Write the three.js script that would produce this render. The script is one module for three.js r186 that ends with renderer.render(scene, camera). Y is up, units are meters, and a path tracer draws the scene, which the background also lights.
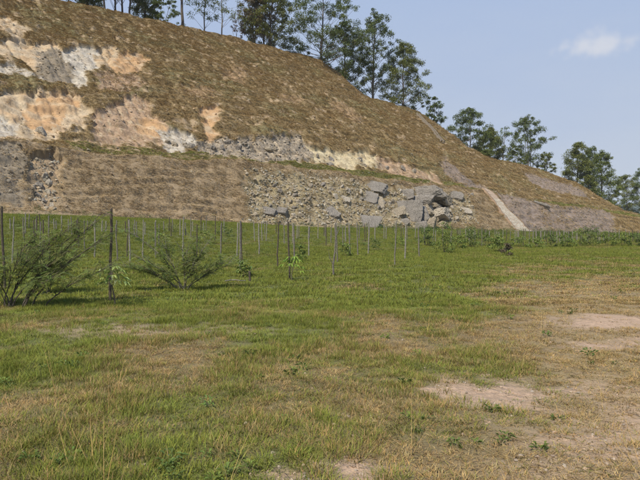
import * as THREE from 'three';
import { mergeGeometries } from 'three/addons/utils/BufferGeometryUtils.js';
import { createNoise2D, createNoise3D } from 'simplex-noise';

// ---------------------------------------------------------------- camera, sky, sun, exposure
const EYE = 1.6, FOCAL = 615, PITCH = Math.atan(14 / 615);          // a 640 x 480 frame, horizon a little above its middle
const scene = new THREE.Scene();
const camera = new THREE.PerspectiveCamera(2 * Math.atan(240 / FOCAL) * 180 / Math.PI, 4 / 3, 0.1, 6000);
camera.position.set(0, EYE, 0);
camera.lookAt(0, EYE - Math.tan(PITCH) * 10, -10);
scene.add(camera);
const renderer = new THREE.WebGLRenderer({ antialias: true });
renderer.setSize(1024, 768);
renderer.toneMapping = THREE.LinearToneMapping;
renderer.toneMappingExposure = 1.28;
renderer.shadowMap.enabled = true;
renderer.shadowMap.type = THREE.PCFSoftShadowMap;

function rng(seed) {
  let a = seed >>> 0;
  return () => { a = (a + 0x6D2B79F5) | 0; let t = Math.imul(a ^ (a >>> 15), 1 | a); t = (t + Math.imul(t ^ (t >>> 7), 61 | t)) ^ t; return ((t ^ (t >>> 14)) >>> 0) / 4294967296; };
}
const n2 = createNoise2D(rng(11)), n3 = createNoise3D(rng(23)), n2b = createNoise2D(rng(37));
const fbm = (x, y, o = 4) => { let a = 0, w = 0.5, f = 1; for (let k = 0; k < o; k++) { a += w * n2(x * f + 17.3 * k, y * f - 9.1 * k); f *= 2.03; w *= 0.5; } return a; };
const clamp = (x, a = 0, b = 1) => Math.min(b, Math.max(a, x));
const smooth = (a, b, x) => { const t = clamp((x - a) / (b - a)); return t * t * (3 - 2 * t); };
const lerp = (a, b, t) => a + (b - a) * t;
const mix3 = (a, b, t) => [lerp(a[0], b[0], t), lerp(a[1], b[1], t), lerp(a[2], b[2], t)];

// the sky: hazy blue, paler towards the horizon, one small cumulus
const SUN_DIR = new THREE.Vector3(-0.28, 0.80, 0.52).normalize();
{
  const W = 2048, H = 1024, data = new Float32Array(W * H * 4);
  const cloudAz = Math.atan2((594 - 320) / FOCAL, 1), cloudEl = Math.atan2((226 - 48) / FOCAL, Math.hypot(1, 274 / FOCAL));
  const cnoise = createNoise2D(rng(5));
  for (let j = 0; j < H; j++) {
    const el = ((j + 0.5) / H - 0.5) * Math.PI;                     // row 0 of a DataTexture is the bottom
    for (let i = 0; i < W; i++) {
      // direction of this texel: u = atan2(z, x) / 2pi + 0.5
      const th = ((i + 0.5) / W - 0.5) * 2 * Math.PI, dx = Math.cos(th), dz = Math.sin(th);
      const az = Math.atan2(dx, -dz);                               // 0 straight ahead, positive to the right
      const t = Math.pow(clamp(Math.sin(Math.max(el, 0))), 0.75);
      const veil = 0.5 * cnoise(az * 1.7 + 3, el * 5) + 0.3 * cnoise(az * 4, el * 13 + 8) + 0.2 * cnoise(az * 9 + 1, el * 30);
      let c = mix3([0.465, 0.505, 0.565], [0.14, 0.275, 0.575], clamp(t * 0.98 - 0.05 * veil));
      if (el < 0) c = mix3([0.465, 0.505, 0.565], [0.16, 0.15, 0.11], smooth(0, -0.12, el));
      let da = az - cloudAz; da = Math.atan2(Math.sin(da), Math.cos(da));
      if (Math.abs(da) < 0.12 && Math.abs(el - cloudEl) < 0.06) {
        const x = da * FOCAL, y = (el - cloudEl) * FOCAL;
        const puff = 0.55 * cnoise(x * 0.05, y * 0.07) + 0.3 * cnoise(x * 0.12 + 5, y * 0.14) + 0.15 * cnoise(x * 0.3, y * 0.3);
        const d = Math.hypot(x / 34, y / (y > 0 ? 15 : 9)) - puff * 0.5;
        c = mix3(c, [0.56, 0.57, 0.61], 0.72 * smooth(1.15, 0.15, d));
      }
      const k = (j * W + i) * 4;
      data[k] = c[0]; data[k + 1] = c[1]; data[k + 2] = c[2]; data[k + 3] = 1;
    }
  }
  const sky = new THREE.DataTexture(data, W, H, THREE.RGBAFormat, THREE.FloatType);
  sky.mapping = THREE.EquirectangularReflectionMapping;
  sky.magFilter = sky.minFilter = THREE.LinearFilter;
  sky.needsUpdate = true;
  scene.background = sky; scene.environment = sky;
}
const sun = new THREE.DirectionalLight(new THREE.Color(1.0, 0.915, 0.75), 4.4);
sun.position.set(40 + SUN_DIR.x * 300, SUN_DIR.y * 300, -90 + SUN_DIR.z * 300);
sun.target.position.set(40, 0, -90);
sun.castShadow = true;
Object.assign(sun.shadow.camera, { left: -170, right: 190, top: 170, bottom: -170, near: 10, far: 700 });
sun.shadow.mapSize.set(4096, 4096);
sun.shadow.radius = 1.6;
scene.add(sun, sun.target);
scene.fog = new THREE.FogExp2(new THREE.Color(0.62, 0.70, 0.80), 0.00016);

// ---------------------------------------------------------------- naming
const taken = new Map();
function numbered(name) { const k = taken.get(name) || 0; taken.set(name, k + 1); return k ? `${name}_${String(k).padStart(3, '0')}` : name; }
function shade(o) { o.traverse((m) => { if (m.isMesh) { m.castShadow = true; m.receiveShadow = true; } }); return o; }
function thing(name, label, category, pos, group) {
  const o = new THREE.Group(); o.name = numbered(name); o.position.set(...pos);
  o.userData = { label, category, kind: 'thing' }; if (group) o.userData.group = group;
  scene.add(o); return o;
}
function part(name, geometry, material, parent) { const m = new THREE.Mesh(geometry, material); m.name = name; parent.add(m); shade(m); return m; }
function structure(name, geometry, material, label) {
  const m = new THREE.Mesh(geometry, material); m.name = numbered(name); m.userData = { kind: 'structure', label, category: name.replace(/_/g, ' ') }; scene.add(m); return shade(m);
}

// ---------------------------------------------------------------- lie of the land (all in metres)
// a = distance along the foot of the cutting, b = distance from that foot into the hill
const F0 = [-26, 50], AL = [0.7602, 0.6497], IN = [-0.6497, 0.7602];
const toAB = (x, d) => [(x - F0[0]) * AL[0] + (d - F0[1]) * AL[1], (x - F0[0]) * IN[0] + (d - F0[1]) * IN[1]];
const toXD = (a, b) => [F0[0] + a * AL[0] + b * IN[0], F0[1] + a * AL[1] + b * IN[1]];
// surveyed sight lines: bearing and elevation as read off the frame -> a line from the eye
function sight(px, py) {
  const x = (px - 320) / FOCAL, y = (240 - py) / FOCAL, c = Math.cos(PITCH), s = Math.sin(PITCH);
  return [x, y * c - s, c + y * s];                                 // right, up, ahead
}
function surveyed(list) {                                           // [px, py, b] -> [a, b, height]
  return list.map(([px, py, b]) => {
    const [x, y, d] = sight(px, py);
    const den = x * IN[0] + d * IN[1], t = (b + F0[0] * IN[0] + F0[1] * IN[1]) / den;
    return [toAB(x * t, d * t)[0], b, EYE + y * t];
  });
}
const FOOT = surveyed([[-300, 205, 0], [-60, 211, 0], [0, 213.5, 0], [100, 216.5, 0], [200, 222, 0], [250, 225, 0], [300, 227, 0], [400, 229, 0], [500, 231.5, 0], [570, 233, 0], [640, 233.5, 0], [720, 232, 0], [800, 231, 0]]);
const BENCH = surveyed([[-300, 118, 6.5], [-60, 133, 6.5], [0, 138, 6.5], [25, 143, 6.5], [62, 148, 6.5], [104, 153, 6.5], [167, 157, 6.5], [220, 160.5, 6.5], [261, 162, 6.5], [314, 168, 6.5], [362, 176, 6.5], [411, 182, 6.5], [460, 187, 6.5], [482, 190.5, 6.3], [540, 204, 5], [580, 208, 4.6], [620, 214.5, 4], [660, 220, 4], [760, 226, 4]]);
const CREST = surveyed([[-260, -100, 42], [-100, -47, 42], [0, -19, 42], [60, -2, 42], [110, 9.5, 42], [180, 25, 42], [230, 36, 42], [275, 47, 42], [318, 59, 42], [331, 68, 41], [350, 87, 38.5], [369, 97, 37], [395, 103.5, 36], [420, 112, 34], [437, 125, 31], [454, 141, 27.5], [475, 150, 25.5], [489, 156.5, 24.5], [509, 161, 23.5], [537, 168, 22], [557, 175, 20], [578, 183.5, 18], [595, 197, 14], [606, 207, 11], [640, 216, 9.5], [700, 223, 9]]);
function along(line, a) {                                           // [b, height] of a survey line at a
  if (a <= line[0][0]) return [line[0][1], line[0][2]];
  for (let k = 1; k < line.length; k++) if (a <= line[k][0]) { const t = (a - line[k - 1][0]) / (line[k][0] - line[k - 1][0]); return [lerp(line[k - 1][1], line[k][1], t), lerp(line[k - 1][2], line[k][2], t)]; }
  const l = line[line.length - 1]; return [l[1], l[2]];
}
const profileCache = new Map();
function profile(a) {
  const key = Math.round(a * 8);
  let p = profileCache.get(key);
  if (!p) {
    const q = key / 8, f = along(FOOT, q), m = along(BENCH, q), c = along(CREST, q);
    const m2 = [m[0] + 2.6, m[1] + 1.0];
    const cb = Math.max(c[0], m2[0] + 1.5), ch = Math.max(c[1], m2[1] + 0.3);
    const band = [lerp(m2[0], cb, 0.16), lerp(m2[1], ch, 0.2)];
    p = [[-1.5, f[1] - 0.25], [0, f[1]], m, m2, band, [cb, ch], [cb + 80, ch - 3]];
    profileCache.set(key, p);
  }
  return p;
}
function rawHill(a, b) {
  const p = profile(a);
  if (b <= p[0][0]) return p[0][1];
  for (let k = 1; k < p.length; k++) if (b <= p[k][0]) return lerp(p[k - 1][1], p[k][1], (b - p[k - 1][0]) / (p[k][0] - p[k - 1][0]));
  return p[p.length - 1][1];
}
const hillBase = (a, b) => 0.5 * rawHill(a, b) + 0.25 * (rawHill(a, b - 0.5) + rawHill(a, b + 0.5));
function fieldHeight(x, d) {
  const [a, b] = toAB(x, d), f = along(FOOT, a)[1];
  const near = smooth(80, 5, Math.hypot(x, d));
  let h = f * smooth(-30, 0, b) * (b > 0 ? 1 : 1);
  if (b > 0) h = f - smooth(0, 6, b) * 1.2;
  if (d < 0) h *= smooth(-40, 0, d);
  h += 0.10 * n2(x * 0.06, d * 0.06) * smooth(3, 14, Math.hypot(x, d)) + near * (0.03 * n2(x * 0.5, d * 0.5) + 0.012 * n2(x * 2.1, d * 2.1));
  return h;
}
function march(px, py, f, t0, t1) {
  const [x, y, d] = sight(px, py); let prev = t0;
  for (let t = t0; t < t1; t *= 1.004) {
    if (EYE + y * t < f(x * t, d * t)) { let lo = prev, hi = t; for (let k = 0; k < 14; k++) { const m = (lo + hi) / 2; if (EYE + y * m < f(x * m, d * m)) hi = m; else lo = m; } return [x * hi, d * hi]; }
    prev = t;
  }
  return null;
}
const fieldSpot = (px, py) => march(px, py, fieldHeight, 2, 150) || [sight(px, py)[0] * 90, 90];
const hillSpot = (px, py) => { const r = march(px, py, (x, d) => { const [a, b] = toAB(x, d); return b < -1 ? -99 : hillBase(a, b); }, 40, 400); return r ? toAB(...r) : null; };

// ---------------------------------------------------------------- what the cutting is made of
const SOIL = {
  turf: [[0.28, 0.20, 0.10], [0.22, 0.163, 0.078]], cream: [[0.55, 0.445, 0.31], [0.45, 0.335, 0.215]], white: [[0.56, 0.51, 0.43], [0.42, 0.36, 0.29]],
  orange: [[0.51, 0.33, 0.175], [0.44, 0.265, 0.135]], pink: [[0.44, 0.305, 0.20], [0.33, 0.225, 0.145]], grey: [[0.265, 0.22, 0.165], [0.195, 0.16, 0.115]],
  mauve: [[0.275, 0.215, 0.18], [0.205, 0.16, 0.125]], yellow: [[0.58, 0.50, 0.33], [0.44, 0.345, 0.21]], rubble: [[0.39, 0.32, 0.205], [0.27, 0.222, 0.12]],
  gully: [[0.38, 0.28, 0.175], [0.27, 0.195, 0.12]], crag: [[0.36, 0.305, 0.24], [0.23, 0.19, 0.145]], worn: [[0.40, 0.275, 0.165], [0.30, 0.21, 0.115]], green: [[0.11, 0.12, 0.04], [0.13, 0.105, 0.05]],
};
// kind, depth of the scar (m), share of turf left on it, outline as sighted
const SCARS = [
  ['cream', 0.45, 0.16, [-20, 91, 40, 89, 80, 93, 84, 108, 74, 126, 58, 138, 10, 138, -20, 137]],
  ['pink', 0.5, 0.28, [94, 112, 106, 106, 120, 100, 132, 95, 146, 97, 153, 114, 170, 122, 164, 140, 140, 144, 92, 142]],
  ['cream', 0.35, 0.10, [0, 17, 8, 17, 18, 23, 27, 30, 24, 38, 14, 40, 8, 35, 3, 27, -10, 26, -10, 16]],
  ['cream', 0.70, 0.03, [-20, 41, 26, 39, 57, 42, 61, 48, 43, 50, 42, 58, 33, 66, 24, 57, 10, 53, -20, 58]],
  ['grey', 0.50, 0.06, [43, 49, 58, 47, 66, 58, 76, 71, 80, 82, 50, 82, 34, 74, 42, 58]],
  ['white', 0.75, 0.05, [62, 50, 80, 45, 98, 49, 112, 56, 112, 63, 100, 66, 87, 72, 84, 83, 77, 82, 75, 66, 66, 58]],
  ['cream', 0.5, 0.10, [98, 52, 112, 46, 118, 55, 112, 66, 98, 65]],
  ['orange', 0.5, 0.08, [112, 60, 124, 53, 140, 51, 147, 58, 141, 68, 128, 73, 118, 69, 108, 67]],
  ['pink', 0.2, 0.5, [92, 72, 112, 70, 140, 74, 150, 84, 130, 92, 100, 88]],
  ['white', 0.3, 0.25, [0, 62, 14, 60, 22, 66, 40, 74, 42, 78, 24, 76, 8, 72, 0, 76, -10, 72, -10, 62]],
  ['cream', 0.8, 0.03, [-20, 93, 12, 89, 33, 89, 33, 104, 20, 113, 10, 118, -20, 118]],
  ['orange', 0.75, 0.02, [33, 97, 48, 93, 70, 91, 80, 95, 78, 105, 67, 107, 65, 125, 55, 126, 46, 125, 34, 125, 22, 121, 30, 108]],
  ['white', 0.6, 0.08, [-20, 112, 8, 116, 17, 125, 15, 135, -20, 137]],
  ['cream', 0.6, 0.06, [70, 105, 88, 108, 86, 121, 73, 129, 66, 123]],
  ['pink', 0.75, 0.10, [96, 114, 108, 110, 116, 103, 130, 96, 143, 98, 147, 110, 151, 118, 165, 122, 161, 136, 140, 141, 98, 139]],
  ['orange', 0.4, 0.03, [136, 120, 150, 117, 166, 122, 160, 133, 144, 134]],
  ['orange', 0.6, 0.04, [198, 108, 210, 105, 219, 107, 220, 115, 213, 126, 219, 135, 211, 139, 203, 131, 206, 120, 198, 116]],
  ['white', 0.5, 0.12, [161, 131, 180, 131, 197, 136, 197, 147, 178, 151, 163, 147]],
  ['crag', 0.55, 0.12, [198, 143, 220, 140, 262, 138, 285, 133, 300, 137, 311, 146, 309, 160, 262, 160, 215, 157, 200, 152]],
  ['yellow', 0.55, 0.06, [311, 147, 324, 148, 336, 149, 348, 151, 362, 151, 376, 153, 378, 163, 356, 169, 330, 165, 312, 160]],
  ['pink', 0.4, 0.18, [377, 156, 400, 163, 422, 170, 442, 180, 438, 184, 418, 179, 398, 175, 378, 168]],
  ['grey', 0.15, 0.35, [-80, 141, 0, 141, 26, 146, 29, 158, 25, 185, 26, 204, 0, 207, -80, 205]],
  ['gully', 0.9, 0.12, [30, 160, 36, 153, 57, 152, 61, 158, 55, 175, 58, 190, 54, 206, 33, 206, 31, 185]],
  ['rubble', 0.25, 0.6, [240, 172, 258, 164, 318, 171, 400, 183, 455, 190, 471, 196, 482, 226, 400, 231, 300, 231, 246, 228]],
  ['crag', 2.8, 0.0, [431, 200, 441, 200, 450, 201, 450, 209, 440, 210, 431, 209]],
  ['crag', 2.4, 0.0, [437, 214, 448, 213, 448, 222, 438, 223]],
  ['crag', 1.6, 0.0, [425, 208, 431, 208, 431, 216, 425, 216]],
  ['worn', 0.15, 0.55, [326, 95, 342, 100, 356, 108, 366, 122, 358, 126, 344, 118, 330, 108]],
  ['worn', 0.15, 0.55, [272, 88, 300, 94, 318, 102, 300, 106, 276, 98]],
  ['worn', 0.12, 0.6, [216, 66, 240, 62, 254, 74, 246, 86, 222, 80]],
  ['worn', 0.12, 0.6, [170, 84, 200, 82, 232, 92, 210, 100, 178, 94]],
  ['mauve', 0.2, 0.16, [446, 149, 453, 163, 470, 178, 490, 187, 486, 193, 460, 184, 444, 177, 436, 163]],
  ['mauve', 0.12, 0.42, [489, 190, 520, 195, 558, 205, 600, 209, 616, 220, 619, 240, 526, 242, 508, 214]],
  ['mauve', 0.25, 0.16, [488, 190, 516, 194, 537, 206, 547, 225, 553, 240, 528, 240, 508, 214]],
  ['mauve', 0.15, 0.10, [519, 170, 545, 171, 565, 178, 580, 187, 594, 201, 577, 197, 560, 193, 545, 190, 530, 183]],
  ['mauve', 0.2, 0.16, [556, 205, 580, 208, 600, 208, 614, 217, 617, 236, 590, 238, 575, 226, 562, 213]],
  ['worn', 1.1, 0.2, [533, 206, 546, 206, 552, 210, 546, 212, 536, 210]],
].map(([kind, depth, turf, o]) => {
  const pts = [];
  for (let k = 0; k < o.length; k += 2) { const q = hillSpot(o[k], o[k + 1]); if (q) pts.push(q); }
  const as = pts.map((q) => q[0]), bs = pts.map((q) => q[1]);
  return { kind, depth, turf, pts, a0: Math.min(...as) - 1, a1: Math.max(...as) + 1, b0: Math.min(...bs) - 1, b1: Math.max(...bs) + 1 };
});
function inside(pts, x, y) {                                        // signed distance, positive inside
  let c = false, best = 1e9;
  for (let i = 0, j = pts.length - 1; i < pts.length; j = i++) {
    const [xi, yi] = pts[i], [xj, yj] = pts[j];
    if ((yi > y) !== (yj > y) && x < (xj - xi) * (y - yi) / (yj - yi) + xi) c = !c;
    const dx = xj - xi, dy = yj - yi, t = clamp(((x - xi) * dx + (y - yi) * dy) / (dx * dx + dy * dy + 1e-9));
    best = Math.min(best, Math.hypot(x - xi - t * dx, y - yi - t * dy));
  }
  return c ? best : -best;
}
function hillMatter(a, b) {                                         // relief along the outward normal, colour, share of turf, stones
  const p = profile(a), mB = p[2][0], cB = p[5][0];
  const wa = a + 0.55 * n2(a * 0.45, b * 0.5) + 0.22 * n2(a * 1.5 + 9, b * 1.6), wb = b + 0.45 * n2(a * 0.5 + 40, b * 0.45) + 0.2 * n2(a * 1.7, b * 1.5 + 20);
  const coarse = fbm(a * 0.11, b * 0.13, 3), mid = fbm(a * 0.5 + 70, b * 0.55, 3), fine = fbm(a * 2.1, b * 2.3 + 50, 2);
  let relief = 0.4 * coarse + 0.18 * mid + 0.07 * fine, turf = 1, stones = 0, kind = 'turf';
  let c = mix3(SOIL.turf[0], SOIL.turf[1], clamp(0.5 + 0.9 * mid));
  // thin turf: runnels and bare stony spots with their own soil, olive hollows
  const spot = n2b(a * 0.22 + 11, b * 0.42) + 0.55 * n2b(a * 0.8, b * 1.3 + 6), damp = n2(a * 0.06 + 21, b * 0.1);
  c = mix3(c, [0.21, 0.195, 0.09], 0.65 * smooth(0.05, 0.6, damp));
  if (spot > 0.5) { const k = smooth(0.5, 0.95, spot); c = mix3(c, mix3(SOIL.worn[0], [0.46, 0.36, 0.24], clamp(0.5 + fine)), 0.85 * k); turf = 1 - 0.7 * k; stones = 0.12 * k; }
  relief -= 0.16 * smooth(0.55, 0.95, 1 - Math.abs(n2(a * 0.33, b * 0.05 + 8))) * smooth(mB + 2, mB + 8, b);
  const edge = smooth(cB + 6, cB - 2, b);
  relief *= 0.35 + 0.65 * edge;
  // faint terraces trodden across the turf
  relief += 0.085 * Math.sin((b + 0.6 * n2(a * 0.08, b * 0.3)) * 5.2) * edge;
  if (b < mB + 0.3) { c = mix3(c, mix3([0.33, 0.245, 0.15], [0.26, 0.192, 0.115], clamp(0.5 + mid)), smooth(130, 60, a)); turf *= lerp(0.92, 1, smooth(60, 130, a)); }
  else if (b < mB + 2.6) { c = mix3(c, SOIL.green[0], 0.6 * smooth(10, 40, a)); kind = 'green'; }
  if (b > mB && b < mB + 9 && a < 90) stones = Math.max(stones, 0.06);
  let cut = 0, rise = 0;
  for (const s of SCARS) {
    if (wa < s.a0 || wa > s.a1 || wb < s.b0 || wb > s.b1) continue;
    const e = inside(s.pts, wa, wb) + (s.depth > 0.3 && s.depth < 1 ? 0.3 : 0);
    if (e <= -0.5) continue;
    const rel = clamp((wb - s.b0 - 1) / (s.b1 - s.b0 - 2));
    if (e <= 0) { relief += 0.12 * s.depth * rel * smooth(-0.5, 0, e); continue; }     // the sod stands up round a scar
    const soft = s.kind === 'rubble' || s.kind === 'worn' || s.kind === 'mauve', on = smooth(0, soft ? 1.2 : 0.25, e);
    cut = Math.max(cut, (s.depth < 1 ? 0.72 : 1) * s.depth * on * (0.35 + 0.65 * rel));
    rise = lerp(rise, (0.10 * mid + 0.07 * n2(a * 0.8 + 0.8 * mid, b * 0.3 + 40) + 0.09 * n2(a * 0.23, b * 0.5) + 0.03 * fine) * (s.kind === 'crag' ? 2 : 1), on);   // rills down the face
    const pal = SOIL[s.kind], tone = clamp(0.42 + 0.9 * mid + 0.35 * fine + 0.25 * n2b(a * 3.1, b * 3.3));
    let q = mix3(pal[0], pal[1], tone);
    if (s.kind === 'crag' || s.kind === 'pink') { const v = n2b(a * 1.3 + 3, b * 0.8); if (v > 0.45) q = mix3(q, SOIL.cream[0], 0.7 * smooth(0.45, 0.7, v)); else if (v < -0.6) q = mix3(q, SOIL.turf[1], 0.6 * smooth(-0.6, -0.8, v)); }
    if (s.kind === 'cream' || s.kind === 'orange') { const v = n2b(a * 0.35 + 30, b * 0.7); q = mix3(q, s.kind === 'cream' ? SOIL.orange[0] : SOIL.cream[0], 0.55 * smooth(0.0, 0.7, v)); }
    c = mix3(c, q, on); turf = lerp(turf, s.turf, on); kind = s.kind;
    stones = lerp(stones, { rubble: 1, crag: 0.6, white: 0.03, pink: 0.05, gully: 0.7, grey: 0.16, mauve: 0.2, yellow: 0.1, cream: 0.015, orange: 0.015 }[s.kind] || 0, on);
  }
  relief += rise - cut;
  return { relief, c, turf, stones, kind };
}
function hillNormal(a, b) {
  const e = 0.6, da = (hillBase(a + e, b) - hillBase(a - e, b)) / (2 * e), db = (hillBase(a, b + e) - hillBase(a, b - e)) / (2 * e);
  const n = new THREE.Vector3(-da * AL[0] - db * IN[0], 1, da * AL[1] + db * IN[1]);
  return n.normalize();
}
function hillPoint(a, b, matter = hillMatter(a, b), lift = 0) {
  const n = hillNormal(a, b), [x, d] = toXD(a, b);
  return new THREE.Vector3(x, hillBase(a, b), -d).addScaledVector(n, matter.relief + lift);
}
const onHill = (px, py, lift = 0) => { const q = hillSpot(px, py); return q ? { p: hillPoint(q[0], q[1], undefined, lift), n: hillNormal(q[0], q[1]), a: q[0], b: q[1] } : null; };
const onField = (px, py) => { const [x, d] = fieldSpot(px, py); return new THREE.Vector3(x, fieldHeight(x, d), -d); };

// ---------------------------------------------------------------- materials
function grainTexture(size, seed, freq, lo, hi, bump) {             // speckle of crumbs and litter, tiling by blending its edges
  const na = createNoise2D(rng(seed)), r = rng(seed + 1), data = new Uint8Array(size * size * 4);
  const at = (i, j) => { let v = 0, w = 0.5, f = freq; for (let k = 0; k < 4; k++) { v += w * na(i / size * f + k * 31, j / size * f); f *= 2.3; w *= 0.62; } return v; };
  for (let j = 0; j < size; j++) for (let i = 0; i < size; i++) {
    const u = i / size, v = j / size;
    const q = (at(i, j) * (1 - u) + at(i - size, j) * u) * (1 - v) + (at(i, j - size) * (1 - u) + at(i - size, j - size) * u) * v;
    const x = clamp(lo + (hi - lo) * (0.5 + 0.62 * q + 0.16 * (r() - 0.5))), k = (j * size + i) * 4;
    data[k] = data[k + 1] = data[k + 2] = Math.round(255 * x); data[k + 3] = 255;
  }
  const t = new THREE.DataTexture(data, size, size);
  t.wrapS = t.wrapT = THREE.RepeatWrapping; t.magFilter = THREE.LinearFilter; t.minFilter = THREE.LinearMipmapLinearFilter; t.generateMipmaps = true;
  if (!bump) t.colorSpace = THREE.SRGBColorSpace;
  t.needsUpdate = true; return t;
}
const grain = grainTexture(1024, 71, 14, 0.78, 1.04), grainBump = grainTexture(1024, 71, 14, 0, 1, true);
const barkMap = grainTexture(256, 91, 9, 0.45, 1.0), rockMap = grainTexture(512, 101, 6, 0.62, 1.08), rockBump = grainTexture(512, 101, 10, 0, 1, true);
const rough = (o) => new THREE.MeshStandardMaterial({ roughness: 0.95, metalness: 0, ...o });
const M = {
  hill: rough({ vertexColors: true, map: grain, bumpMap: grainBump, bumpScale: 0.04 }),
  field: rough({ vertexColors: true, map: grain, bumpMap: grainBump, bumpScale: 0.03 }),
  blade: new THREE.MeshPhysicalMaterial({ vertexColors: true, roughness: 0.85, transmission: 0.3, thickness: 0, side: THREE.DoubleSide, specularIntensity: 0.3 }),
  straw: rough({ vertexColors: true, side: THREE.DoubleSide }),
  leaf: new THREE.MeshPhysicalMaterial({ vertexColors: true, roughness: 0.8, transmission: 0.42, thickness: 0, side: THREE.DoubleSide, specularIntensity: 0.4 }),
  bark: rough({ color: new THREE.Color().setRGB(0.20, 0.165, 0.13), map: barkMap }),
  paleBark: rough({ color: new THREE.Color().setRGB(0.36, 0.32, 0.27), map: barkMap }),
  stakeGrey: rough({ color: new THREE.Color().setRGB(0.30, 0.27, 0.225), map: barkMap }),
  stakeDark: rough({ color: new THREE.Color().setRGB(0.145, 0.115, 0.085), map: barkMap }),
  stakePale: rough({ color: new THREE.Color().setRGB(0.42, 0.39, 0.33), map: barkMap }),
  rockGrey: rough({ color: new THREE.Color().setRGB(0.42, 0.375, 0.325), map: rockMap, bumpMap: rockBump, bumpScale: 0.16 }),
  rockPale: rough({ color: new THREE.Color().setRGB(0.66, 0.58, 0.47), map: rockMap, bumpMap: rockBump, bumpScale: 0.14 }),
  rockTan: rough({ color: new THREE.Color().setRGB(0.57, 0.48, 0.36), map: rockMap, bumpMap: rockBump, bumpScale: 0.16 }),
  pebble: rough({ color: new THREE.Color(1, 1, 1), map: rockMap }),
  concrete: rough({ color: new THREE.Color().setRGB(0.56, 0.53, 0.48), map: grain, bumpMap: grainBump, bumpScale: 0.02 }),
  oldConcrete: rough({ color: new THREE.Color().setRGB(0.20, 0.165, 0.125), map: grain, bumpMap: grainBump, bumpScale: 0.02 }),
  farHill: rough({ color: new THREE.Color().setRGB(0.06, 0.085, 0.06), map: grain }),
};

// ---------------------------------------------------------------- the cutting
function sheet(cols, rows, point) {                                 // a grid of points with colours and uv in metres
  const pos = new Float32Array(cols * rows * 3), col = new Float32Array(cols * rows * 3), uv = new Float32Array(cols * rows * 2), idx = new Uint32Array((cols - 1) * (rows - 1) * 6);
  let k = 0;
  for (let j = 0; j < rows; j++) for (let i = 0; i < cols; i++) { const q = point(i, j), n = j * cols + i; pos.set(q.p, n * 3); col.set(q.c, n * 3); uv.set(q.uv, n * 2); }
  for (let j = 0; j < rows - 1; j++) for (let i = 0; i < cols - 1; i++) { const n = j * cols + i; idx.set([n, n + 1, n + cols, n + 1, n + cols + 1, n + cols], k); k += 6; }
  const g = new THREE.BufferGeometry();
  g.setAttribute('position', new THREE.BufferAttribute(pos, 3)); g.setAttribute('color', new THREE.BufferAttribute(col, 3)); g.setAttribute('uv', new THREE.BufferAttribute(uv, 2));
  g.setIndex(new THREE.BufferAttribute(idx, 1)); g.computeVertexNormals(); return g;
}
const A0 = -34, A1 = 262;
{
  const as = []; for (let a = A0; a < A1;) { as.push(a); a += clamp(0.0023 * (60 + 0.65 * a), 0.15, 0.5); }
  const split = [4, 46, 16, 210, 26];                               // rows on apron, lower face, bench, upper face, plateau
  const rows = split.reduce((x, y) => x + y, 0) + 1;
  const rowAt = []; split.forEach((n, k) => { for (let i = 0; i < n; i++) rowAt.push([k, i / n]); }); rowAt.push([4, 1]);
  const g = sheet(as.length, rows, (i, j) => {
    const a = as[i], p = profile(a), [k, t] = rowAt[j];
    const lim = [p[0][0], p[1][0], p[2][0], p[3][0], p[5][0], p[6][0]];
    const b = lerp(lim[k], lim[k + 1], k === 4 ? t * t : t), m = hillMatter(a, b), q = hillPoint(a, b, m);
    return { p: [q.x, q.y, q.z], c: m.c, uv: [a / 5, (b * 1.3) / 5] };
  });
  structure('hillside', g, M.hill, 'tall terraced earth cutting with dry grass, pale clay scars and rock');
  console.log('hillside', g.index.count / 3);
}

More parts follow.
